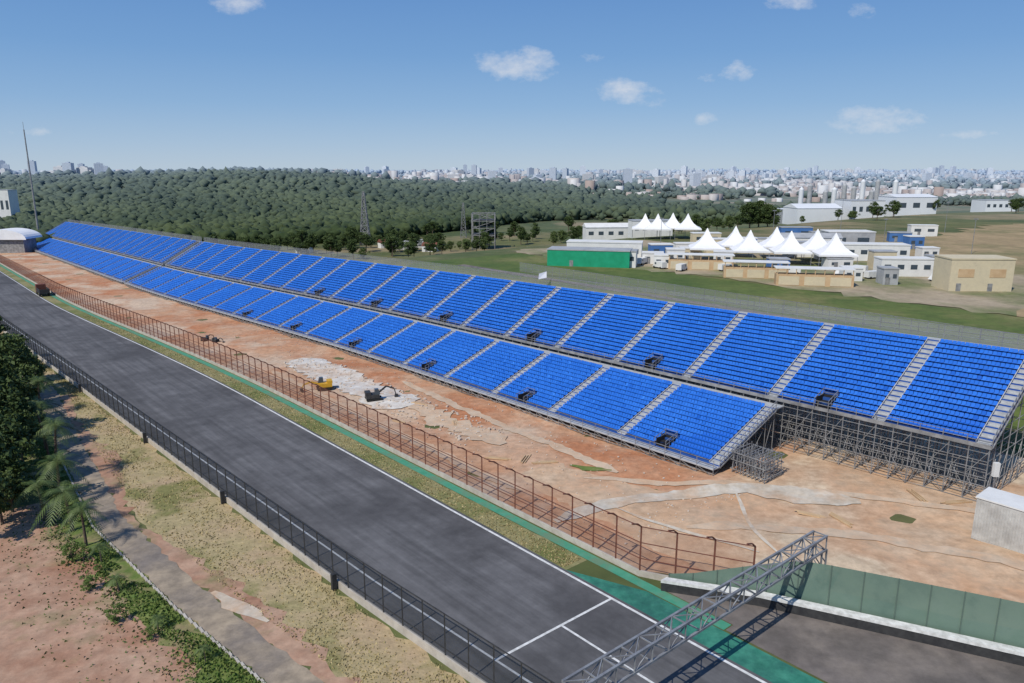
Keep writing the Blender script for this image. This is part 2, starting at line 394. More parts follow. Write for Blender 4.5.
# ------------------------------------------------------------------ grandstand
LT,LH,LR,LDT,LDH=74.9,1.5,14,.87,.345      # lower tier: front t, floor h, rows, tread, rise
UT,UH,UR,UDT,UDH=89.2,7.2,17,.83,.47
AIS0,DA=36.9,14.25
bnet=M('back_mesh',(.3,.31,.32),None,1,.8,alpha=.3)
def stations(a,b):
    x=[a]
    while x[-1]<b-6: x.append(x[-1]+ (14.25 if x[-1]<100 else 7.125))
    x.append(b); return x
def stand(name,label,su0,su1,sl0,sl1,near,dh=0):
    o=PC(su0,UT,0); root=empty(name,o,label,"grandstand")
    m=MB()
    for (a0,a1,T0,H0,R,dT,dH) in ((sl0,sl1,LT,LH,LR,LDT,LDH),(su0,su1,UT,UH,UR,UDT,UDH)):
        st=stations(a0,a1)
        for x,y in zip(st[:-1],st[1:]):
            for r_ in range(R):
                t=T0+r_*dT;h=H0+r_*dH
                m.quad(PC(x,t,h),PC(y,t,h),PC(y,t+dT,h),PC(x,t+dT,h))
                m.quad(PC(x,t+dT,h),PC(y,t+dT,h),PC(y,t+dT,h+dH),PC(x,t+dT,h+dH))
            m.quad(PC(x,T0,H0-.35),PC(y,T0,H0-.35),PC(y,T0,H0),PC(x,T0,H0))
    m.build('seating_deck',deckm,origin=o,parent=root)
    st=stations(sl0,sl1); tw=LT+LR*LDT; hw=LH+LR*LDH; tb=UT+UR*UDT; hb_=UH+UR*UDH
    m=MB()
    for x,y in zip(st[:-1],st[1:]): m.stbox(x,y,tw+.02,UT-.05,hw-.15,hw-.02)
    m.build('walkway',alum,origin=o,parent=root)
    m=MB()
    for x,y in zip(st[:-1],st[1:]): m.stbox(x,y,LT-1.3,LT-.02,LH-.3,LH-.15)
    m.build('walkway',alum,origin=o,parent=root)
    st=stations(su0,su1); m=MB()
    for x,y in zip(st[:-1],st[1:]): m.stbox(x,y,tb+.02,tb+1.6,hb_-.15,hb_-.02)
    m.build('walkway',alum,origin=o,parent=root)
    m=MB()
    for x,y in zip(st[:-1],st[1:]): m.quad(PC(x,tb+1.62,hb_-.1),PC(y,tb+1.62,hb_-.1),PC(y,tb+1.62,hb_+1.7),PC(x,tb+1.62,hb_+1.7))
    m.build('back_mesh',bnet,origin=o,parent=root)
    m=MB()
    for x,y in zip(st[:-1],st[1:]): m.stbox(x,y,UT-.12,UT-.06,UH-.45,UH+.02)
    m.build('fascia',galvd,origin=o,parent=root)
    ais=[AIS0+DA*i for i in range(60)]
    au=[a for a in ais if su0+3<a<su1-1]; al=[a for a in ais if sl0+3<a<sl1-1]
    au=[su0+.9]+au+[su1-.9]; al=[sl0+.8]+al+[sl1-.8]
    for lst,T0,H0,R,dT,dH in ((au,UT,UH,UR,UDT,UDH),(al,LT,LH,LR,LDT,LDH)):
        for a in lst:
            m=MB(); w=.7
            for r_ in range(R):
                t=T0+r_*dT;h=H0+r_*dH
                m.stbox(a-w,a+w,t,t+dT*.5,h+.01,h+.06)
                m.stbox(a-w,a+w,t+dT*.5,t+dT-.01,h+.01,h+dH*.5+.06)
            for q in (-w-.06,w+.06):
                m.tube(PC(a+q,T0,H0+.12),PC(a+q,T0+R*dT,H0+R*dH+.12),.06)
            m.build('stairway',alum,origin=o,parent=root)
    eu=[AIS0+DA*(.5+2*i) for i in range(40)]; eu=[e for e in eu if su0+4<e<min(su1-4,210)]
    el=[AIS0+DA*(1.5+2*i) for i in range(40)]; el=[e for e in el if sl0+4<e<min(sl1-4,210)]
    for lst,T0,H0,dH,dT in ((eu,UT,UH,UDH,UDT),(el,LT,LH,LDH,LDT)):
        for e in lst:
            m=MB(); w=.95; D=dT*2.4
            m.stbox(e-w,e-w+.08,T0,T0+D,H0,H0+2*dH+.35); m.stbox(e+w-.08,e+w,T0,T0+D,H0,H0+2*dH+.35)
            m.stbox(e-w+.1,e+w-.1,T0+D-.1,T0+D,H0,H0+2*dH+.4); m.stbox(e-w+.1,e+w-.1,T0,T0+D-.1,H0+.02,H0+.12)
            for k in range(2): m.stbox(e-w+.1,e+w-.1,T0+k*dT,T0+(k+1)*dT-.01,H0+.12,H0+k*dH+.1)
            m.build('entrance',blk,origin=o,parent=root)
            m=MB()
            for q in (-w,w):
                for z in (.6,1.15): m.tube(PC(e+q,T0-.4,H0+z),PC(e+q,T0+D,H0+2*dH+z),.045)
                for k in range(4): m.tube(PC(e+q,T0-.4+k*dT*.9,H0),PC(e+q,T0-.4+k*dT*.9,H0+k*dH*.8+1.15),.04)
            for z in (.6,1.15): m.tube(PC(e-w,T0+D,H0+2*dH+z),PC(e+w,T0+D,H0+2*dH+z),.045)
            m.build('entrance_railing',galv,origin=o,parent=root)
    prof=np.array([(-.06,.42),(.40,.39),(.48,.74),(.55,.74),(.46,.33),(-.06,.34)])
    pos=[]
    for (lst,ent,T0,H0,R,dT,dH,up) in ((au,eu,UT,UH,UR,UDT,UDH,1),(al,el,LT,LH,LR,LDT,LDH,0)):
        for a,b in zip(lst[:-1],lst[1:]):
            far=a>250; pitch=.48 if not far else .96
            x0=a+.8;x1=b-.8; n=int((x1-x0)/pitch)
            for r_ in range(R):
                for i in range(n):
                    s=x0+(i+.5)*(x1-x0)/n
                    if r_<3 and any(abs(s-e)<1.2 for e in ent): continue
                    pos.append((s,T0+r_*dT+.22,H0+r_*dH,.435 if not far else .91,up,r_))
    pos.sort(key=lambda q:(q[0]*q[0]+q[1]**2)) 
    faces=[(0,1,7,6),(1,2,8,7),(2,3,9,8),(3,4,10,9),(4,5,11,10),(5,0,6,11)]
    k0=0
    if near:
        k0=100; m=MB(); out=[]
        for q in (-.2175,.2175):
            for (a,b) in prof: out.append(PC(30+q,UT+a,UH+b)-PC(30,UT,UH))
        m.v=[tuple(v) for v in out]; m.f=list(faces)+[(0,5,4,1),(1,4,3,2),(6,7,10,11),(7,8,9,10)]
        pr=m.build('seat',seatm,parent=root)
        a_=pr.data.attributes.new('rnd','FLOAT','POINT'); a_.data.foreach_set('value',[.42]*12)
        for i,q in enumerate(pos[:100]):
            ob=pr if i==0 else link(pr.copy()); ob.parent=root; ob.location=PC(q[0],q[1],q[2])-o
    A=np.array([(q[0],q[1],q[2],q[3]) for q in pos[k0:]]); n=len(A)
    s_=np.empty((n,12));t_=np.empty((n,12));h_=np.empty((n,12))
    jit=rng.normal(0,.01,(n,1)); tilt=rng.normal(0,.02,(n,1))
    for k in range(12):
        pf=prof[k%6]; s_[:,k]=A[:,0]+(-.5 if k<6 else .5)*A[:,3]+jit[:,0]
        t_[:,k]=A[:,1]+pf[0]+tilt[:,0]*(pf[1]>.5)*1.5; h_[:,k]=A[:,2]+pf[1]
    cs=-6.5*sm(120,300,s_); zz=K*np.clip(s_,-80,620)+h_; tt=t_+cs
    V=np.stack([AX*s_+AY*tt-o.x, AY*s_-AX*tt-o.y, zz-o.z],-1).reshape(-1,3)
    B=np.arange(n)[:,None]*12
    F=(B[:,:,None]+np.array(faces)[None]).reshape(-1,4)
    rv=.44+rng.normal(0,.07,n)+.05*np.sin(A[:,0]*.25+np.sin(A[:,2]*1.3)*2)+(rng.random(n)<.015)*.35-(rng.random(n)<.02)*.3
    me=npmesh('seats',V,F,seatm,np.repeat(np.clip(rv,0,1),12))
    ob=link(bpy.data.objects.new('seats',me)); ob.parent=root; stuff(ob)
    m=MB()
    def rail(s,T0,H0,R,dT,dH):
        for z in (.55,1.1): m.tube(PC(s,T0,H0+z),PC(s,T0+R*dT,H0+R*dH+z),.045)
        for r_ in range(0,R+1): m.tube(PC(s,T0+r_*dT,H0+r_*dH-.3),PC(s,T0+r_*dT,H0+r_*dH+1.1),.04)
        m.tube(PC(s,T0,H0-.3),PC(s,T0+R*dT,H0+R*dH-.3),.1)
    for s in (su0,su1): rail(s,UT,UH,UR,UDT,UDH)
    for s in (sl0,sl1): rail(s,LT,LH,LR,LDT,LDH)
    def lrail(a0,a1,t,h,step,zs=(.55,1.1)):
        st=stations(a0,a1)
        for x,y in zip(st[:-1],st[1:]):
            for z in zs: m.tube(PC(x,t,h+z),PC(y,t,h+z),.045)
        x=a0
        while x<a1: m.tube(PC(x,t,h),PC(x,t,h+zs[-1]),.045); x+=step
    lrail(su0,su1,tb+1.6,hb_,2.5,(.6,1.2,1.8))
    lrail(sl0,sl1,LT-1.3,LH-.2,2.5)
    lrail(su0,su1,UT-.1,UH,2.5,(.4,.8))
    m.build('railing',galv,origin=o,parent=root)
    m=MB()
    def deckh(t,T0,H0,dT,dH): return H0+(t-T0)/dT*dH-.3
    s=su0+.2; i=0
    while s<su1:
        det=s<120; vis=s<56
        cols=[UT,91,93,95.5,98,100.5,103.2] if det else [UT,103.2]
        for t in cols:
            top=deckh(t,UT,UH,UDT,UDH); m.tube(PC(s,t,0),PC(s,t,top),.06)
            if det:
                tn=min(t+2.5,103.2); z=.5
                while z<top: 
                    if t<103: m.tube(PC(s,t,z),PC(s,tn,z),.045)
                    z+=1.6
                if t<103: m.tube(PC(s,t,.4),PC(s,tn,min(top,5)),.04)
        step=2.05 if vis else 2.55
        s2=min(s+step,su1)
        for ci,t in enumerate((UT,91,93,98,103.2) if det else (UT,103.2)):
            top=deckh(t,UT,UH,UDT,UDH); z=.5
            while z<top: m.tube(PC(s,t,z),PC(s2,t,z),.045); z+=.95 if (vis and ci<2) else 1.6
            if det and (i+ci)%2==0: m.tube(PC(s,t,.4),PC(s2,t,3.4),.04); m.tube(PC(s2,t,3.4),PC(s,t,6.5),.04)
        s=s2+1e-4 if s2<su1 else su1+1; i+=1
    s=sl0+.1;i=0
    while s<sl1:
        det=s<120
        for t in ([LT-1.2,LT+3,LT+6.5,LT+10,LT+12] if det else [LT-1.2]):
            top=max(LH-.3,deckh(t,LT,LH,LDT,LDH)); m.tube(PC(s,t,0),PC(s,t,top),.055)
            if det and t<LT+12: m.tube(PC(s,t,.35),PC(s,min(t+3.6,LT+12),.35),.04); m.tube(PC(s,t,.4),PC(s,min(t+3.6,LT+12),top+.9),.035)
        s2=min(s+2.5,sl1)
        for z in (.3,.7,LH-.3): m.tube(PC(s,LT-1.2,z),PC(s2,LT-1.2,z),.06)
        m.tube(PC(s,LT-1.2,.3),PC(s2,LT-1.2,LH-.3),.045)
        if det:
            for z in (.4,2.4,4.4): m.tube(PC(s,LT+12,z),PC(s2,LT+12,z),.045)
        s=s2+1e-4 if s2<sl1 else sl1+1;i+=1
    m.build('scaffold_frame',galvd,origin=o,parent=root)
    return root
stand('grandstand',"long temporary grandstand with blue seats on grey scaffolding",24.6,312,49.2,312,True)
stand('grandstand',"further temporary grandstand with blue seats beyond the gap",314.5,600,314.5,600,False)

# ------------------------------------------------------------------ machines / site objects
def excavator(loc,rz,bodym,label,boom=1.0,sc=1.0):
    r=empty('excavator',loc,label,"excavator","machines working on the dirt bank",rz); r.scale=(sc,sc,sc)
    for y in (-1.1,1.1):
        m=MB(); m.hexa([(x,y+d,z) for (z,l) in ((0,1.5),(.75,1.9)) for (x,d) in ((-l,-.28),(l,-.28),(l,.28),(-l,.28))]); m.build('track_unit',rubber,parent=r)
    m=MB(); m.box((-.3,0,.85),3.0,2.3,.9); m.box((-1.3,0,1.75),1.2,2.2,.6); m.build('body',bodym,parent=r)
    m=MB(); m.hexa([(.1,-1.1,1.75),(1.4,-1.1,1.75),(1.4,-.1,1.75),(.1,-.1,1.75),(.15,-1.05,3.0),(1.0,-1.05,3.0),(1.0,-.15,3.0),(.15,-.15,3.0)]); m.build('cab',glass,parent=r)
    m=MB(); m.tube((1.0,.4,1.6),(3.0,.4,3.9*boom),.24); m.tube((3.0,.4,3.9*boom),(4.8,.4,3.0*boom),.2); m.build('boom',bodym,parent=r)
    m=MB(); m.tube((4.8,.4,3.0*boom),(5.2,.4,.9),.15); m.build('arm',bodym,parent=r)
    m=MB(); m.hexa([(4.8,0,.1),(5.6,0,.3),(5.6,.8,.3),(4.8,.8,.1),(5.0,0,1.0),(5.7,0,.9),(5.7,.8,.9),(5.0,.8,1.0)]); m.build('bucket',black,parent=r)
    return r
excavator(P(120,56.5,.25),math.radians(200),yellow,"yellow and black excavator on the pale dirt bank",.6,.75)
excavator(P(107.5,59.5,.25),math.radians(20),black,"dark excavator with its boom stretched over the dirt bank",.8,.75)
excavator(P(180,55,.2),math.radians(60),black,"small dark excavator on the dirt bank",.7,.5)
excavator(P(177,56.5,.2),math.radians(-30),black,"small dark excavator on the dirt bank",.7,.45)
loc=P(306,39.5,.03); r=empty('truck',loc,"dark red truck parked on the asphalt straight","truck",None,math.radians(130)); r.scale=(1.3,1.3,1.3)
m=MB(); m.box((2.6,0,.6),1.9,2.3,2.2); m.build('cab',rust,parent=r)
m=MB(); m.box((-1,0,.9),5.2,2.4,.35); m.box((-1,-1.15,1.25),5.2,.1,.8); m.box((-1,1.15,1.25),5.2,.1,.8); m.box((-3.55,0,1.25),.1,2.2,.8); m.build('load_bed',black,parent=r)
m=MB(); m.box((3.57,0,1.6),.04,2.0,.8); m.build('windscreen',glass,parent=r)
for x in (2.5,-1.6,-2.8):
    for y in (-1.05,1.05):
        m=MB(); m.tube((x,y-.15,.5),(x,y+.15,.5),.5,12); m.build('wheel',rubber,parent=r)
# vans on the paddock
van=empty('parked_van',(0,0,0),"white delivery van parked among the paddock buildings","van","vans parked on the paddock")
m=MB(); m.box((-.5,0,.45),4.0,1.9,1.75); m.hexa([(1.5,-.95,.45),(2.6,-.95,.45),(2.6,.95,.45),(1.5,.95,.45),(1.5,-.95,2.1),(1.9,-.9,1.3),(1.9,.9,1.3),(1.5,.95,2.1)]); m.build('body',whitew,parent=van)
m=MB(); m.box((.95,-.97,1.3),.8,.03,.6); m.box((.95,.97,1.3),.8,.03,.6); m.build('window',glass,parent=van)
for x in (-1.6,1.7):
    for y in (-.9,.9): m=MB(); m.tube((x,y-.12,.36),(x,y+.12,.36),.36,10); m.build('wheel',rubber,parent=van)
vf=True
for (bb,yy) in [(.2,238),(.23,232),(.175,248),(.29,232),(.45,222),(.47,228),(.49,215),(.58,210),(.55,245),(.38,225),(.51,255),(.6,255),(.245,300),(.48,310)]:
    x=bb*yy; q=(x,yy,zt(x,yy)+.15); a=random.uniform(0,6.28)
    if vf: van.location=q; van.rotation_euler=(0,0,a); vf=False
    else: copy_thing(van,q,a)
loc=P(46.3,78.5,.2); r=empty('scaffold_bundle',loc,"bundle of upright grey scaffold frames stacked on the dirt","scaffold bundle",None,math.radians(130))
m=MB()
for i in range(9):
    x=-2.2+i*.55; hh=3.2+random.uniform(-.3,.3)
    for y in (-1.9,-1.1,-.3,.5,1.3,1.9): 
        m.tube((x+random.uniform(-.1,.1),y,0),(x+random.uniform(-.2,.2),y*.95,hh),.06)
    for z in (.3,1.2,2.1,3.0): m.tube((x,-1.95,z),(x,1.95,z+random.uniform(-.1,.1)),.05)
m.build('frame_stack',galv,parent=r)
for z in (.7,1.9,2.9):
    m=MB(); c4=[(-2.4,-2.05,z),(2.4,-2.05,z),(2.4,2.05,z),(-2.4,2.05,z)]
    for i in range(4): m.tube(c4[i],c4[(i+1)%4],.06)
    m.build('binding_tube',galvd,parent=r)
loc=P(19.5,81.3,.2); r=empty('site_container',loc,"pale grey corrugated container standing on the dirt yard","container",None,math.radians(130))
m=MB(); m.box((0,0,0),6.2,3.4,4.4); m.build('wall',corr,parent=r)
m=MB(); m.box((0,0,4.403),6.4,3.6,.14); m.build('roof',whitew,parent=r)
m=MB()
for i in range(25): m.box((-3.0+i*.25,1.72,.15),.1,.04,4.0); m.box((-3.0+i*.25,-1.72,.15),.1,.04,4.0)
for i in range(12): m.box((3.12,-1.4+i*.25,.15),.04,.1,4.0); m.box((-3.12,-1.4+i*.25,.15),.04,.1,4.0)
m.build('corrugation',corr,parent=r)
m=MB(); m.box((-3.16,0,.3),.08,1.1,2.2); m.build('door',galvd,parent=r)
for i,(s,t) in enumerate([(72,58.2),(69,60.6),(67,61.8),(95,57),(36,73),(33,74),(30,86),(27,87.3),(100,64),(88,63)]):
    m=MB()
    for k in range(3): m.box((random.uniform(-.3,.3),k*.3,0),2.2+random.random()*1.2,.14,.08+.04*k)
    ob=m.build('timber_planks',ply); ob.location=P(s,t,Hb(s,t)+.06); ob.rotation_euler=(0,0,math.radians(130+random.uniform(-60,60)))
    tag(ob,"loose timber planks lying on the dirt bank","planks","loose planks on the dirt")
rg=np.random.default_rng(3)
bmx=MB()
for i in range(1100):
    if i<700: s=44+rg.random()**1.3*150; t=51.5+rg.random()*21; q=rg.uniform(.05,.17)
    else: s=80+rg.random()*66; t=58+rg.random()*9; q=rg.uniform(.1,.35)
    p_=P(s,t,Hb(s,t)+.04); bmx.box(tuple(p_),q,q*1.3,q*.7,rg.random()*3)
stuff(bmx.build('rubble',M('rubble_stone',(.5,.37,.27),(.6,.54,.46),.6,.9)))
o=PC(112,103.4,15.2); r=empty('flag',o,"white flag on a pole at the top of the grandstand","flag")
m=MB(); m.tube(o,o+Vector((0,0,3.2)),.05); m.build('pole',galv,origin=o,parent=r)
m=MB(); q=o+Vector((0,0,3.1)); m.quad(q,q+Vector((-1.6,.1,-.5)),q+Vector((-1.7,.3,-1.7)),q+Vector((0,0,-1.3))); m.build('cloth',tentm,origin=o,parent=r)
o=P(24.0,89.4,.2); r=empty('power_cabinet',o,"white cabinet on a tall grey post by the stand corner","cabinet")
m=MB(); m.tube(o,o+Vector((0,0,4.6)),.08); m.build('post',galv,origin=o,parent=r); m=MB(); m.box(tuple(o+Vector((0,0,3.6))),.6,.4,1.6); m.build('cabinet_box',whitew,origin=o,parent=r)

# ------------------------------------------------------------------ trees
def leafmesh(name,centers,rad,per,size,mat,rg):
    n=len(centers)*per
    c=np.repeat(np.array(centers),per,0); R=np.repeat(np.array(rad),per)
    d=rg.normal(size=(n,3)); d/=np.linalg.norm(d,axis=1)[:,None]; rr=rg.random(n)**.45*(1+.3*(rg.random(n)<.1))
    p=c+d*(R*rr)[:,None]*np.array([1,1,.75])
    a=rg.normal(size=(n,3)); a/=np.linalg.norm(a,axis=1)[:,None]
    b=np.cross(a,rg.normal(size=(n,3))); b/=np.linalg.norm(b,axis=1)[:,None]
    sz=size*(.6+.8*rg.random(n))[:,None]
    V=np.stack([p-a*sz,p-b*sz*.6,p+a*sz,p+b*sz*.6],1).reshape(-1,3)
    F=np.arange(n*4).reshape(-1,4)
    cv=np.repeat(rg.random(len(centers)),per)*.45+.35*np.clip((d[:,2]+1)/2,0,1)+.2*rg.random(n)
    return npmesh(name,V,F,mat,np.repeat(cv,4))
def tree(h,r,seed,mat,label,trunkh=.35,nc=34):
    rg=np.random.default_rng(seed); rd=random.Random(seed)
    root=empty('tree',(0,0,-500),label,"tree","trees")
    tm=MB(); top=Vector((rd.uniform(-.3,.3),rd.uniform(-.3,.3),h*.6)); tm.tube((0,0,-.2),(0,0,h*trunkh),h*.03,8,h*.02); tm.tube((0,0,h*trunkh),top,h*.02,6,h*.01)
    C=[];Rr=[]
    for i in range(nc):
        an=rd.uniform(0,6.28); k=rd.random()**.5; z=rd.random()
        w=r*math.sin(math.pi*(.15+.8*z))**.7*k*(.75+.25*math.sin(3*an+seed))
        p=(w*math.cos(an),w*math.sin(an),h*(trunkh+.05+(.9-trunkh)*z)); C.append(p);Rr.append(r*rd.uniform(.16,.32))
        if i%3==0: tm.tube((0,0,h*trunkh*rd.uniform(.7,1.2)),p,h*.009,5,h*.003)
    tm.build('trunk',bark,parent=root,smooth=False)
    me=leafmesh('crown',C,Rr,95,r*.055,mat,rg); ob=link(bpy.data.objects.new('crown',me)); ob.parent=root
    return root
def palm(h,seed):
    rd=random.Random(seed)
    root=empty('palm_tree',(0,0,-500),"palm tree with drooping green fronds beside the service path","palm tree","palm trees beside the path")
    m=MB(); prev=Vector((0,0,-.1)); lean=rd.uniform(-.7,.7)
    for i in range(6):
        z=h*(i+1)/6; q=Vector((lean*(z/h)**2,0,z)); m.tube(prev,q,.2-.015*i,8,.19-.015*i); prev=q
    m.build('trunk',bark,parent=root)
    V=[];A=[]
    for k in range(20):
        an=k*2.4+rd.uniform(-.3,.3); el=rd.uniform(-.2,1.3); L=rd.uniform(2.3,3.6)
        pts=[]
        for j in range(9):
            u=j/8; x=L*u*math.cos(el*.8); z=L*(math.sin(el)*u-.75*u*u)
            pts.append(prev+Vector((x*math.cos(an),x*math.sin(an),z)))
        side=Vector((-math.sin(an),math.cos(an),0)); val=rd.random()
        for j in range(8):
            a,b=pts[j],pts[j+1]
            for sg in (-1,1):
                for q in (0,.5):
                    p0=a.lerp(b,q); p1=a.lerp(b,q+.3); w=(.7*math.sin(math.pi*(.12+.85*(j+q)/8)))
                    tip=p0.lerp(p1,.5)+side*sg*w+(b-a)*.7+Vector((0,0,-.4*w))
                    V+=[p0,p1,tip,tip+Vector((0,0,.02))]; A+=[val*.6+.2*rd.random()+.1]*4
    me=npmesh('crown',np.array([tuple(v) for v in V]),np.arange(len(V)).reshape(-1,4),palmm,np.array(A))
    ob=link(bpy.data.objects.new('crown',me)); ob.parent=root
    return root
TL="leafy green tree with an uneven crown standing on grass"
protos=[tree(9,4.2,1,leafA,TL),tree(11,5,2,leafA,TL,nc=42),tree(7.5,3.8,3,leafB,TL,.25),tree(6,3.4,4,leafC,TL,.12,22),tree(13,6.5,5,leafA,TL,.2,60)]
palms=[palm(5.5,1),palm(7,2),palm(4.5,3)]
used=set()
def put(pl,x,y,z,sc,label=None,group=None):
    k=id(pl)
    if k not in used: used.add(k); pl.location=(x,y,z); pl.rotation_euler=(0,0,random.uniform(0,6.28)); pl.scale=(sc,sc,sc*random.uniform(.9,1.1)); o=pl
    else: o=copy_thing(pl,(x,y,z),random.uniform(0,6.28),(sc*random.uniform(.9,1.1),sc,sc*random.uniform(.85,1.12)))
    if label:o["label"]=label
    if group:o["group"]=group
    return o
def putS(pl,s,t,sc,**k): q=P(s,t,-.05); return put(pl,q.x,q.y,q.z,sc,**k)
LL="dense dark green tree beside the service path"
for (i,s,t,sc) in [(1,152,12.5,1.15),(0,165,15,1.15),(1,176,11,1.1),(0,143,11,.95),(4,190,13,.85),(1,205,12,1.0),(0,215,15,1.0),(2,184,15,1),(0,232,11,.9),(4,135,9,.75),(2,147,14.5,.9),
                   (1,98,3.5,1.05),(0,104,7,1.05),(1,110,4,1.05),(0,118,8.5,1.15),(2,97,6.5,.8),(1,127,8,1.15),(0,90,2.8,.9),(4,106,2.5,.75),(4,122,5.5,.75),(1,131,11.5,.8),(0,113,9.5,.8),(2,94,5.2,.8),(2,158,17,.8),(2,126,12,.7)]:
    putS(protos[i],s,t,sc,label=LL,group="trees beside the service path")
for (i,s,t,sc) in [(0,96,11.2,1),(1,104,12.2,1),(2,87,10.8,1.05),(1,119,13,1.0),(0,111,12.3,.95),(2,129,14,1.1),(0,82,11.2,.8),(2,92,9,.9),(1,139,15.2,.9)]: putS(palms[i],s,t,sc)
for (s,t,sc) in [(60,11.6,.2),(64.5,10.2,.3),(72,9.5,.28),(79,9.4,.38),(75,11.2,.18)]:
    putS(protos[3],s,t,sc,label="small green shrub growing along the lawn strip",group="shrubs along the path")
for (s,t,sc) in [(61,12.6,.3),(54,14.2,.26),(70,11.6,.36),(77,11.6,.42)]: putS(palms[2],s,t,sc,label="young palm growing on the lawn strip")
def putXY(pl,x,y,sc,**k): return put(pl,x,y,zt(x,y)-.1,sc,**k)
BT="green tree standing on open ground behind the grandstand"
for (bb,yy,q) in ((.318,430,1.2),(.33,436,1.25),(.342,432,1.1)): putXY(protos[4],bb*yy,yy,q,label="large round dark green tree near the white buildings")
for i in range(210):
    u=random.random()
    if u<.6: b=random.uniform(-.5,-.03); Y=random.uniform(365,490)
    elif u<.85: b=random.uniform(-.12,.3); Y=random.uniform(430,600)
    else: b=random.uniform(.3,.72); Y=random.uniform(470,640)
    x=b*Y
    if AY*x-AX*Y<125 or (.18<b<.5 and Y<420): continue
    putXY(random.choice(protos[:3]),x,Y,random.uniform(.6,1.15),label=BT,group="trees behind the grandstand")

def blades(name,fn,n,size,mat,seed):
    rg=np.random.default_rng(seed); L=[fn(rg) for _ in range(n)]; p=np.array([[*q] for q in L])
    a=rg.random(n)*6.28; w=size*(.5+rg.random(n)); hh=size*(.6+rg.random(n))*1.2
    dx=np.stack([np.cos(a)*w,np.sin(a)*w,np.zeros(n)],1); up=np.stack([rg.normal(0,.3,n)*hh,rg.normal(0,.3,n)*hh,hh],1)
    V=np.stack([p-dx,p+dx,p+up],1).reshape(-1,3); F=np.arange(3*n).reshape(-1,3)
    me=npmesh(name,V,F,mat,np.repeat(rg.random(n),3)); return stuff(link(bpy.data.objects.new(name,me)))
def fa(rg):
    while True:
        s=38+rg.random()**1.3*150; a=pth(s)+2.8; b=fl_raw(s)-.4; t=a+(b-a)*rg.random()
        if math.sin(s*.35+t)+math.cos(t*.9-s*.17)>-.4 or rg.random()<.25: return P(s,t,.01)
blades('dry_grass_tufts',fa,9000,.1,grassb,1)
def fb(rg):
    while True:
        s=40+rg.random()*95; t=pth(s)-1.6-abs(rg.normal(0,1.0))*2.2
        if math.sin(s*.5)+math.cos(t*1.3+s*.23)+math.sin(s*1.7+t*2)*.6>-.5 and t>pth(s)-6.5: return P(s,t,.01)
blades('green_undergrowth',fb,9500,.14,leafC,2)
def fd(rg):
    s=40+rg.random()*60; return P(s,pth(s)-4.0-rg.random()**2*8,.01)
blades('weeds',fd,1500,.12,leafB,5)
def fc(rg):
    s=46+rg.random()**1.5*200; return PC(s,45.0+rg.random()*2.6,.01)
blades('verge_grass_tufts',fc,7000,.09,grassb,3)

# ------------------------------------------------------------------ forest hill
def forest(name,pts,rads,mat,sub,seed):
    bm=bmesh.new(); bmesh.ops.create_icosphere(bm,subdivisions=sub,radius=1); bv=np.array([v.co[:] for v in bm.verts]); bf=np.array([[v.index for v in f.verts] for f in bm.faces]); bm.free()
    rg=np.random.default_rng(seed); n=len(pts); k=len(bv)
    V=pts[:,None,:]+bv[None]*rads[:,None,None]*np.array([1,1,.85])*(1+rg.normal(0,.26,(n,k,1)))
    F=(np.arange(n)[:,None,None]*k+bf[None]).reshape(-1,3)
    big=.25*np.sin(pts[:,0]/45+np.sin(pts[:,1]/60)*2)
    r=np.clip(np.repeat(rg.random(n)*.5+big+.1,k)+rg.random(n*k)*.5,0,1)
    me=npmesh(name,V.reshape(-1,3),F,mat,r); return stuff(link(bpy.data.objects.new(name,me)))
def sample(n,b0,b1,y0,y1,keep=None,seed=0,r0=2.0,r1=5.0,lift=.6):
    rg=np.random.default_rng(seed); Y=y0+(y1-y0)*rg.random(n)**.9; b=b0+(b1-b0)*rg.random(n); X=b*Y
    ok=np.ones(n,bool) if keep is None else keep(X,Y,b)
    X,Y=X[ok],Y[ok]; r=r0+(r1-r0)*rg.random(len(X))**1.8; Z=terr(X,Y)+r*lift+rg.random(len(X))*4; return np.stack([X,Y,Z],1),r
kp=lambda X,Y,b: (Y>np.interp(b,[-.8,-.2,-.1,.05,.3],[480,485,560,690,760]))
p,r_=sample(20000,-.72,.1,470,800,kp,1,1.4,4.8); forest('forest_trees',p,r_,forestm,2,1)
p,r_=sample(19000,-.76,.2,740,1320,lambda X,Y,b:(b<.1)|(Y<1000),2,2.0,6.5); forest('hill_forest',p,r_,forestm,1,2)
kq=lambda X,Y,b: (np.sin(X/90)+np.cos(Y/70+X/150))>.35
p,r_=sample(6500,.1,.8,600,1200,kq,3,2.0,6); forest('distant_tree_belt',p,r_,forestm,1,3)
p,r_=sample(11000,-.8,.85,1250,4300,lambda X,Y,b:(np.sin(X/160)+np.cos(Y/120+X/200))>0,4,4,11); forest('distant_woods',p,r_,forestm,1,4)

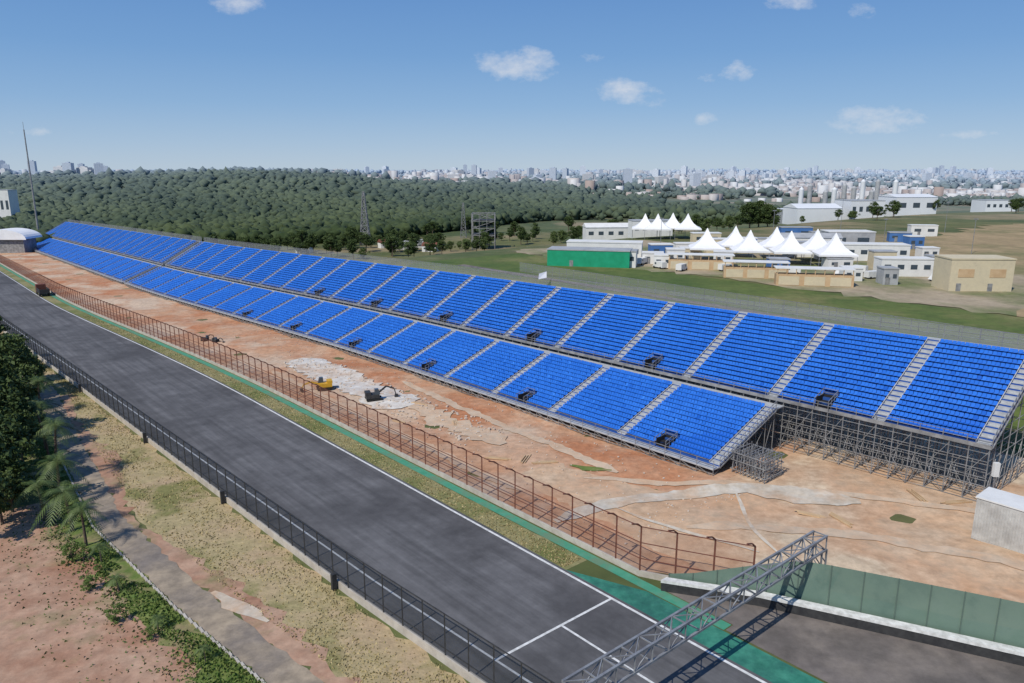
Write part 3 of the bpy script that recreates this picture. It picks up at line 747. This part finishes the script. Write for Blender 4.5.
# ------------------------------------------------------------------ distant city
n=12000; rg=np.random.default_rng(11)
Y=1080+rg.random(n)**1.0*3400; b=-.14+.94*rg.random(n)
Y=np.where(b<.08,np.maximum(Y,1330+rg.random(n)*900),Y)
b=np.where(rg.random(n)<.07,-.75+.6*rg.random(n),b); Y=np.where(b<-.15,1500+rg.random(n)*2500,Y); X=b*Y
ok=(np.sin(X/160)+np.cos(Y/120+X/200))<.7; X,Y=X[ok],Y[ok]; n=len(X)
w=rg.uniform(3,9,n);d=rg.uniform(3,8,n);h=rg.uniform(3,9,n)+ (rg.random(n)<.06)*rg.uniform(5,14,n); Z=terr(X,Y)-2; a=rg.random(n)*3.14
c=np.array([(-1,-1,0),(1,-1,0),(1,1,0),(-1,1,0),(-1,-1,1),(1,-1,1),(1,1,1),(-1,1,1)],float)
lx=c[None,:,0]*w[:,None];ly=c[None,:,1]*d[:,None]; ca=np.cos(a)[:,None];sa=np.sin(a)[:,None]
V=np.stack([X[:,None]+lx*ca-ly*sa,Y[:,None]+lx*sa+ly*ca,Z[:,None]+c[None,:,2]*(h+2)[:,None]],-1).reshape(-1,3)
bf=np.array([(4,5,6,7),(0,1,5,4),(1,2,6,5),(2,3,7,6),(3,0,4,7)]); F=(np.arange(n)[:,None,None]*8+bf[None]).reshape(-1,4)
me=npmesh('city_houses',V,F,houses,np.repeat(np.clip(rg.random(n)*1.3-.1,0,1),8)); stuff(link(bpy.data.objects.new('city_houses',me)))
tp=[]
for k in range(3):
    m=MB(); w=(18,24,16)[k]; h=(58,42,70)[k]; m.box((0,0,-5),w,w*.7,h+5); m.box((0,0,h+.01),w*.4,w*.35,4)
    if k==1: m.box((w*.5+3.01,0,-5),6,w*.5,h*.85+5)
    o=m.build('apartment_tower',fac[k]); tag(o,"pale high-rise apartment tower in the distant city","apartment tower","high-rise towers of the distant city"); tp.append(o)
rd=random.Random(5)
spots=[(rd.uniform(-.67,-.53),rd.uniform(1700,2400)) for _ in range(14)]+[(rd.gauss(-.2,.05),rd.uniform(2300,3200)) for _ in range(8)]+[(rd.uniform(-.08,.25),rd.uniform(1600,3100)) for _ in range(36)]+[(rd.gauss(.3,.03),rd.uniform(2300,3200)) for _ in range(12)]+[(rd.uniform(.2,.75),rd.uniform(2200,3800)) for _ in range(32)]
for i,(b,Y) in enumerate(spots):
    k=rd.choice((0,0,1,2)); o=tp[i] if i<3 else tp[k].copy()
    if i>=3: link(o)
    x=b*Y; o.location=(x,Y,zt(x,Y)); f=rd.uniform(.35,.85) if b>-.5 else rd.uniform(.55,.9); o.scale=(rd.uniform(.8,1.3),1.2,f*.75); o.rotation_euler=(0,0,rd.uniform(-.6,.6))

# ------------------------------------------------------------------ paddock buildings
def building(name,x,y,w,d,h,rot,wallm,roofm,label,cat="building",win=0,doors=0,winm=None,z=None,over=.3,para=.35,group=None,gable=0):
    zz=zt(x,y)-.05 if z is None else z
    r=empty(name,(x,y,zz),label,cat,group,rot)
    m=MB(); m.box((0,0,-.5),w,d,h+.5); m.build('wall',wallm,parent=r)
    m=MB()
    if gable:
        m.hexa([(-w/2-over,-d/2-over,h+.003),(w/2+over,-d/2-over,h+.003),(w/2+over,d/2+over,h+.003),(-w/2-over,d/2+over,h+.003),(-w/2-over,-.05,h+gable),(w/2+over,-.05,h+gable),(w/2+over,.05,h+gable),(-w/2-over,.05,h+gable)])
    else: m.box((0,0,h+.003),w+over,d+over,para)
    m.build('roof',roofm,parent=r)
    for i in range(win):
        m=MB(); xx=-w/2+w*(i+.5)/win; m.box((xx,-d/2-.03,h*.45),w/win*.5,.08,h*.26); m.build('window',winm or glass,parent=r)
    for i in range(doors):
        m=MB(); m.box((-w/2+w*(i+.3)/max(doors,1),-d/2-.04,0),1.2,.1,2.2); m.build('door',galvd,parent=r)
    return r
building('paddock_building',.105*246,246,27,9,5.4,math.radians(-14),greenw,roofg,"long bright green clad building with a pale roof",win=0,doors=1)
building('paddock_building',.158*243,243,5,6,5.2,math.radians(-14),whitew,roofg,"small white block next to the green building",win=2,doors=1)
building('paddock_building',.125*262,262,26,8,6.4,math.radians(-12),whitew,whitew,"white building with a flat roof behind the green building",win=6)
for (bb,w,yy) in [(.255,20,236),(.33,18,217),(.41,20,202)]:
    x,y=bb*yy,yy; z=zt(x,y); ro=math.radians(-12)
    r=empty('timber_hoarding',(x,y,z),"open fronted plywood hospitality block with a pale roof","temporary building","plywood hospitality blocks",ro)
    m=MB(); m.box((0,0,-.4),w,4,3.6); m.build('wall',ply,parent=r)
    m=MB(); m.box((0,.5,4.7),w+.6,5.5,.22); m.build('roof',whitew,parent=r)
    for i in range(9):
        m=MB(); m.box((-w/2+.3+i*(w-.6)/8,-1.9,3.21),.2,.2,1.48); m.build('post',ply,parent=r)
    for i in range(3):
        m=MB(); m.box((-w/2+w*(i+.5)/3,-2.05,.3),w/3*.8,.06,2.4); m.build('panel',plyc,parent=r)
building('timber_building',.625*196,196,16,9,8.4,math.radians(-3),plyc,plyc,"tall pale plywood box building","temporary building",win=2,doors=2,winm=ply)
building('paddock_building',.53*222,222,15,6,5.2,math.radians(-5),whitew,whitew,"white cabin building with small windows",win=4,doors=1)
building('paddock_building',.47*262,262,30,8,5.6,math.radians(-8),whitew,whitew,"low long white building with a white roof",win=7,doors=2)
building('paddock_building',.40*292,292,22,8,5.5,math.radians(-8),whitew,roofg,"low white building with a grey roof",win=5,gable=1.6)
building('paddock_building',.13*390,390,26,10,7,math.radians(5),whitew,whitew,"white building with dark window openings",win=5,gable=2)
building('paddock_building',.185*372,372,20,10,8,math.radians(5),whitew,roofg,"white two storey building behind the tents",win=5)
building('paddock_building',.45*300,300,18,10,7,math.radians(-3),roofg,whitew,"small grey block with a white roof",win=2)
for (bb,yy,w) in [(.54,300,6),(.56,268,6),(.52,330,9),(.50,240,7),(.575,238,6),(.44,238,8),(.36,285,9),(.31,290,10),(.24,262,7),(.22,255,6),(.34,300,12),(.28,285,11),(.385,272,9),(.43,280,8),(.205,242,6),(.19,252,7),(.235,285,9),(.49,285,9),(.36,232,6),(.285,243,6),(.51,205,4),(.46,212,5),(.2,270,8),(.26,320,12),(.42,315,12),(.38,345,14),(.55,360,12)]:
    wm=random.choice((whitew,whitew,whitew,roofg,bluew,plyc))
    building('site_cabin',bb*yy,yy,w,5,3.4+random.random()*2.2,math.radians(random.uniform(-15,5)),wm,random.choice((whitew,roofg)),"small flat roofed site cabin on the paddock","cabin",win=2,doors=1,group="site cabins around the paddock")
for (bb,yy,hh) in [(.2,300,12),(.35,320,14),(.5,310,11),(.62,280,13),(.44,400,16),(.58,380,15)]:
    x,y=bb*yy,yy; z=zt(x,y); m=MB(); m.tube((x,y,z-.2),(x,y,z+hh),.13,6,.08); m.box((x,y,z+hh),1.6,.3,.35)
    tag(m.build('light_pole',galv,origin=(x,y,z)),"slim grey light pole with a lamp head on the paddock","light pole","light poles around the paddock")
building('factory_shed',.40*560,560,34,24,12,math.radians(5),tr,tr,"large white industrial shed with a pitched roof","factory",win=0,gable=3)
building('factory_shed',.462*565,565,26,24,14,math.radians(5),tr,roofg,"large white industrial shed","factory",win=5)
building('factory_shed',.525*570,570,32,24,14,math.radians(5),tr,tr,"large white industrial shed with dark windows","factory",win=3,gable=2)
building('factory_shed',.38*640,640,30,22,12,0,roofg,tr,"grey industrial shed with a white roof","factory",win=4)
building('factory_shed',.64*760,760,30,24,12,0,tr,roofg,"white industrial shed with a grey roof","factory",win=5)
building('apartment_block',-.672*640,640,13,12,29,0,whitew,roofg,"white apartment block beyond the far grandstand","apartment block",win=3)
for (bb,yy) in [(-.15,430),(-.13,440),(-.17,445),(-.28,420),(-.11,415)]:
    building('small_house',bb*yy,yy,8,6,3.4,math.radians(random.uniform(-30,30)),whitew,rust if random.random()<.4 else roofg,"small white house among trees behind the grandstand","house",win=2,doors=1,gable=1.8,group="small houses among the trees")
for i in range(10):
    m=MB(); x=(.385+i*.013)*700; y=700+random.uniform(-8,8); z=zt(x,y)
    hh=random.uniform(24,34)
    m.tube((x,y,z),(x,y,z+hh),2.2,16); m.tube((x,y,z+hh+.01),(x,y,z+hh+2),2.2,16,.6)
    tag(m.build('silo',roofg if i%3 else tr,origin=(x,y,z),smooth=False),"tall pale grey industrial silo","silo","industrial silos")
def tentp(loc,w,hh,rz,group="white peaked tents"):
    r=empty('peaked_tent',loc,"white peaked canvas tent with pointed roof","tent",group,rz)
    m=MB(); rings=[(w/2,3.0),(w*.36,3.0+hh*.12),(w*.22,3.0+hh*.32),(w*.1,3.0+hh*.62),(.08,3.0+hh)]
    def ring(q,z): return [(-q,-q,z),(q,-q,z),(q,q,z),(-q,q,z)]
    prev=ring(w/2,2.4)
    for q,z in rings:
        cur=ring(q,z)
        for i in range(4): j=(i+1)%4; m.quad(prev[i],prev[j],cur[j],cur[i])
        prev=cur
    m.build('canopy',tentm,parent=r,fix=False)
    for x in (-1,1):
        for y in (-1,1):
            m=MB(); m.tube((x*w*.48,y*w*.48,-2),(x*w*.48,y*w*.48,2.9),.1); m.build('post',galv,parent=r)
    return r
t1=tentp((0,0,0),12,6.6,math.radians(-10)); first=True
for (b,Y) in [(.262,262),(.32,254),(.375,250),(.435,242),(.30,272),(.355,268),(.41,258),(.195,345),(.215,352),(.235,345),(.178,352)]:
    x=b*Y; z=zt(x,Y)+ (1.6 if Y<300 else 2)
    if first: t1.location=(x,Y,z); first=False
    else: copy_thing(t1,(x,Y,z),math.radians(-10),(1,1,1.0))
netg=M('chain_link',(.32,.33,.32),None,1,.8,alpha=.3)
TB=150
o=Vector((*XY(-5,TB),4.9)); r=empty('bank_fence',o,"grey chain link fence with posts along the grass bank","fence")
s=-5; q=MB(); rl=MB(); rl2=MB()
while s<175:
    a=Vector((*XY(s,TB),0));b=Vector((*XY(s+3,TB),0)); a.z=zt(a.x,a.y)-.1;b.z=zt(b.x,b.y)-.1; u=Vector((0,0,3.0))
    pm=MB(); pm.tube(a,a+u,.08); pm.build('post',galv,origin=o,parent=r); rl.tube(a+u,b+u,.07); rl2.tube(a+u*.5,b+u*.5,.05); q.quad(a,b,b+u,a+u); s+=3
rl.build('rail',galv,origin=o,parent=r); rl2.build('rail',galv,origin=o,parent=r); q.build('chain_link',netg,origin=o,parent=r)
def lattice(name,x,y,w,h,lv,taper,label,cat,rr=.15,floors=False):
    z=zt(x,y); r=empty(name,Vector((x,y,z)),label,cat)
    def c(k,i):
        f=w/2*(1-(1-taper)*k/lv); sx=(-1,1,1,-1)[i];sy=(-1,-1,1,1)[i]; return Vector((sx*f,sy*f,h*k/lv))
    for i in range(4): m=MB(); m.tube(c(0,i),c(lv,i),rr*1.4); m.build('column',galvd,parent=r)
    m=MB()
    for k in range(lv+1):
        for i in range(4):
            j=(i+1)%4; m.tube(c(k,i),c(k,j),rr)
            if floors:
                for u in (.33,.66):
                    if k<lv: m.tube(c(k,i).lerp(c(k,j),u),c(k+1,i).lerp(c(k+1,j),u),rr*.8)
            if k<lv and not (floors and i%2): m.tube(c(k,i),c(k+1,j),rr*.8); 
            if k<lv and not floors: m.tube(c(k,j),c(k+1,i),rr*.8)
    m.build('bracing',galvd,parent=r)
    if floors:
        for k in (2,4): m=MB(); m.box((0,0,h*k/lv+.2),w*.9,w*.9,.3); m.build('floor_deck',black,parent=r)
    return r
lattice('scaffold_tower',-.038*430,430,13,20,5,1.0,"square grey scaffold tower with open floors","scaffold tower",.22,True)
lattice('power_pylon',-.197*470,470,6,33,8,.15,"tall slender steel lattice pylon","pylon",.2)
lattice('power_pylon',-.065*520,520,4,24,7,.2,"slender steel lattice mast among trees","pylon",.12)
x,y=-.635*520,520; z=zt(x,y); m=MB(); m.tube((x,y,z),(x,y,z+77),.75,8,.35); m.tube((x,y,z+77),(x,y,z+82),.12,6)
tag(m.build('floodlight_mast',galvd,origin=(x,y,z)),"very tall slender grey mast beyond the far grandstand","mast")
x,y=-.675*450,450; z=zt(x,y); r=empty('arched_pavilion',(x,y,z),"white pavilion with an arched roof at the end of the straight","pavilion")
m=MB(); n=14
p=lambda q,yy:(-15*math.cos(q),yy,9+5.5*math.sin(q))
for i in range(n):
    a=math.pi*i/n;b=math.pi*(i+1)/n
    m.quad(p(a,-8),p(b,-8),p(b,8),p(a,8)); m.quad((p(a,-8)[0],-8,8.6),(p(b,-8)[0],-8,8.6),p(b,-8),p(a,-8))
m.build('arched_roof',tentm,parent=r,fix=False); m=MB(); m.box((0,0,0),24,12,8.5); m.build('wall',galvd,parent=r)

# ------------------------------------------------------------------ sky, sun, camera
w=bpy.data.worlds.new("World"); bpy.context.scene.world=w; w.use_nodes=True; nt=w.node_tree; N=nt.nodes; L=nt.links
bg=N['Background']; sky=N.new('ShaderNodeTexSky'); sky.sky_type='NISHITA'; sky.sun_disc=False
EL=48; sd=Vector((-.625,-.78,0)).normalized(); sky.sun_elevation=math.radians(EL); sky.sun_rotation=math.atan2(sd.x,sd.y)
sky.air_density=1.0; sky.dust_density=.6; sky.ozone_density=2.0; sky.altitude=700
STR=.09; bg.inputs[1].default_value=STR
tc=N.new('ShaderNodeTexCoord'); sep=N.new('ShaderNodeSeparateXYZ'); L.new(tc.outputs['Generated'],sep.inputs[0])
def mth(op,a,b=None):
    n=N.new('ShaderNodeMath'); n.operation=op
    for i,x in enumerate((a,b)):
        if x is None: continue
        if isinstance(x,(int,float)): n.inputs[i].default_value=x
        else: L.new(x,n.inputs[i])
    return n.outputs[0]
cr=N.new('ShaderNodeValToRGB'); e=cr.color_ramp.elements
stops=[(0,(.46,.58,.71)),(.03,(.37,.52,.71)),(.08,(.25,.43,.69)),(.14,(.17,.35,.65)),(.22,(.12,.28,.6)),(1,(.05,.14,.4))]
e[0].position=0; e[0].color=(*stops[0][1],1); e[1].position=1; e[1].color=(*stops[-1][1],1)
for ps,cc in stops[1:-1]: q=e.new(ps); q.color=(*cc,1)
L.new(mth('MAXIMUM',sep.outputs[2],0),cr.inputs[0])
sc1=N.new('ShaderNodeVectorMath'); sc1.operation='SCALE'; L.new(cr.outputs[0],sc1.inputs[0]); sc1.inputs['Scale'].default_value=1/STR
mx0=N.new('ShaderNodeMix'); mx0.data_type='RGBA'; mx0.inputs[0].default_value=.87; L.new(sky.outputs[0],mx0.inputs[6]); L.new(sc1.outputs[0],mx0.inputs[7])
ys=mth('MAXIMUM',sep.outputs[1],.05); gx=mth('DIVIDE',sep.outputs[0],ys); gzz=mth('DIVIDE',sep.outputs[2],ys)
cmb=N.new('ShaderNodeCombineXYZ'); L.new(gx,cmb.inputs[0]); L.new(mth('MULTIPLY',gzz,1.6),cmb.inputs[1])
nz=N.new('ShaderNodeTexNoise'); nz.inputs['Scale'].default_value=24; nz.inputs['Detail'].default_value=8; nz.inputs['Roughness'].default_value=.65; L.new(cmb.outputs[0],nz.inputs['Vector'])
tot=None
for (cx,cz,rx,rz,st) in [(.006,.131,.07,.028,1.1),(.142,.099,.06,.019,1),(.471,.064,.085,.022,1.1),(.292,.125,.03,.015,.85),(-.344,.205,.045,.02,1),(.349,.208,.045,.017,.9),(.438,.196,.03,.015,.7),(.25,.066,.02,.012,.8),(.18,.085,.03,.01,.6),(.6,.045,.06,.008,.6),(.27,.115,.05,.01,.5),(.11,.14,.03,.01,.5),(-.62,.05,.08,.008,.5)]:
    dx=mth('DIVIDE',mth('SUBTRACT',gx,cx),rx); dz=mth('DIVIDE',mth('SUBTRACT',gzz,cz),rz)
    q=mth('SUBTRACT',1.0,mth('ADD',mth('MULTIPLY',dx,dx),mth('MULTIPLY',dz,dz))); q=mth('MULTIPLY',mth('MAXIMUM',q,0),st)
    tot=q if tot is None else mth('MAXIMUM',tot,q)
cl=mth('MULTIPLY',mth('SUBTRACT',mth('ADD',tot,mth('MULTIPLY',nz.outputs[0],2.6)),1.7),1.0)
cl=mth('MULTIPLY',mth('MINIMUM',mth('MAXIMUM',cl,0),1),mth('MINIMUM',mth('MULTIPLY',tot,3),1))
mx=N.new('ShaderNodeMix'); mx.data_type='RGBA'; L.new(mth('MULTIPLY',cl,.75),mx.inputs[0]); L.new(mx0.outputs[2],mx.inputs[6]); mx.inputs[7].default_value=(7.8,8.1,8.7,1)
L.new(mx.outputs[2],bg.inputs[0])
sl=bpy.data.lights.new('sun','SUN'); sl.energy=4.0; sl.angle=math.radians(.5); sl.color=(1,.95,.86)
so=link(bpy.data.objects.new('sun',sl)); d=Vector((-sd.x*math.cos(math.radians(EL)),-sd.y*math.cos(math.radians(EL)),-math.sin(math.radians(EL)))); so.rotation_euler=d.to_track_quat('-Z','Y').to_euler(); so.location=(0,0,200)
cam=bpy.data.cameras.new('camera'); cam.sensor_width=36; cam.lens=26.02; cam.clip_end=40000; cam.clip_start=.5
co=link(bpy.data.objects.new('camera',cam)); co.location=(0,0,36); co.rotation_euler=(math.radians(90-13.04),0,0); bpy.context.scene.camera=co
sc_=bpy.context.scene; sc_.view_settings.view_transform='Standard'; sc_.view_settings.look='None'; sc_.view_settings.exposure=0
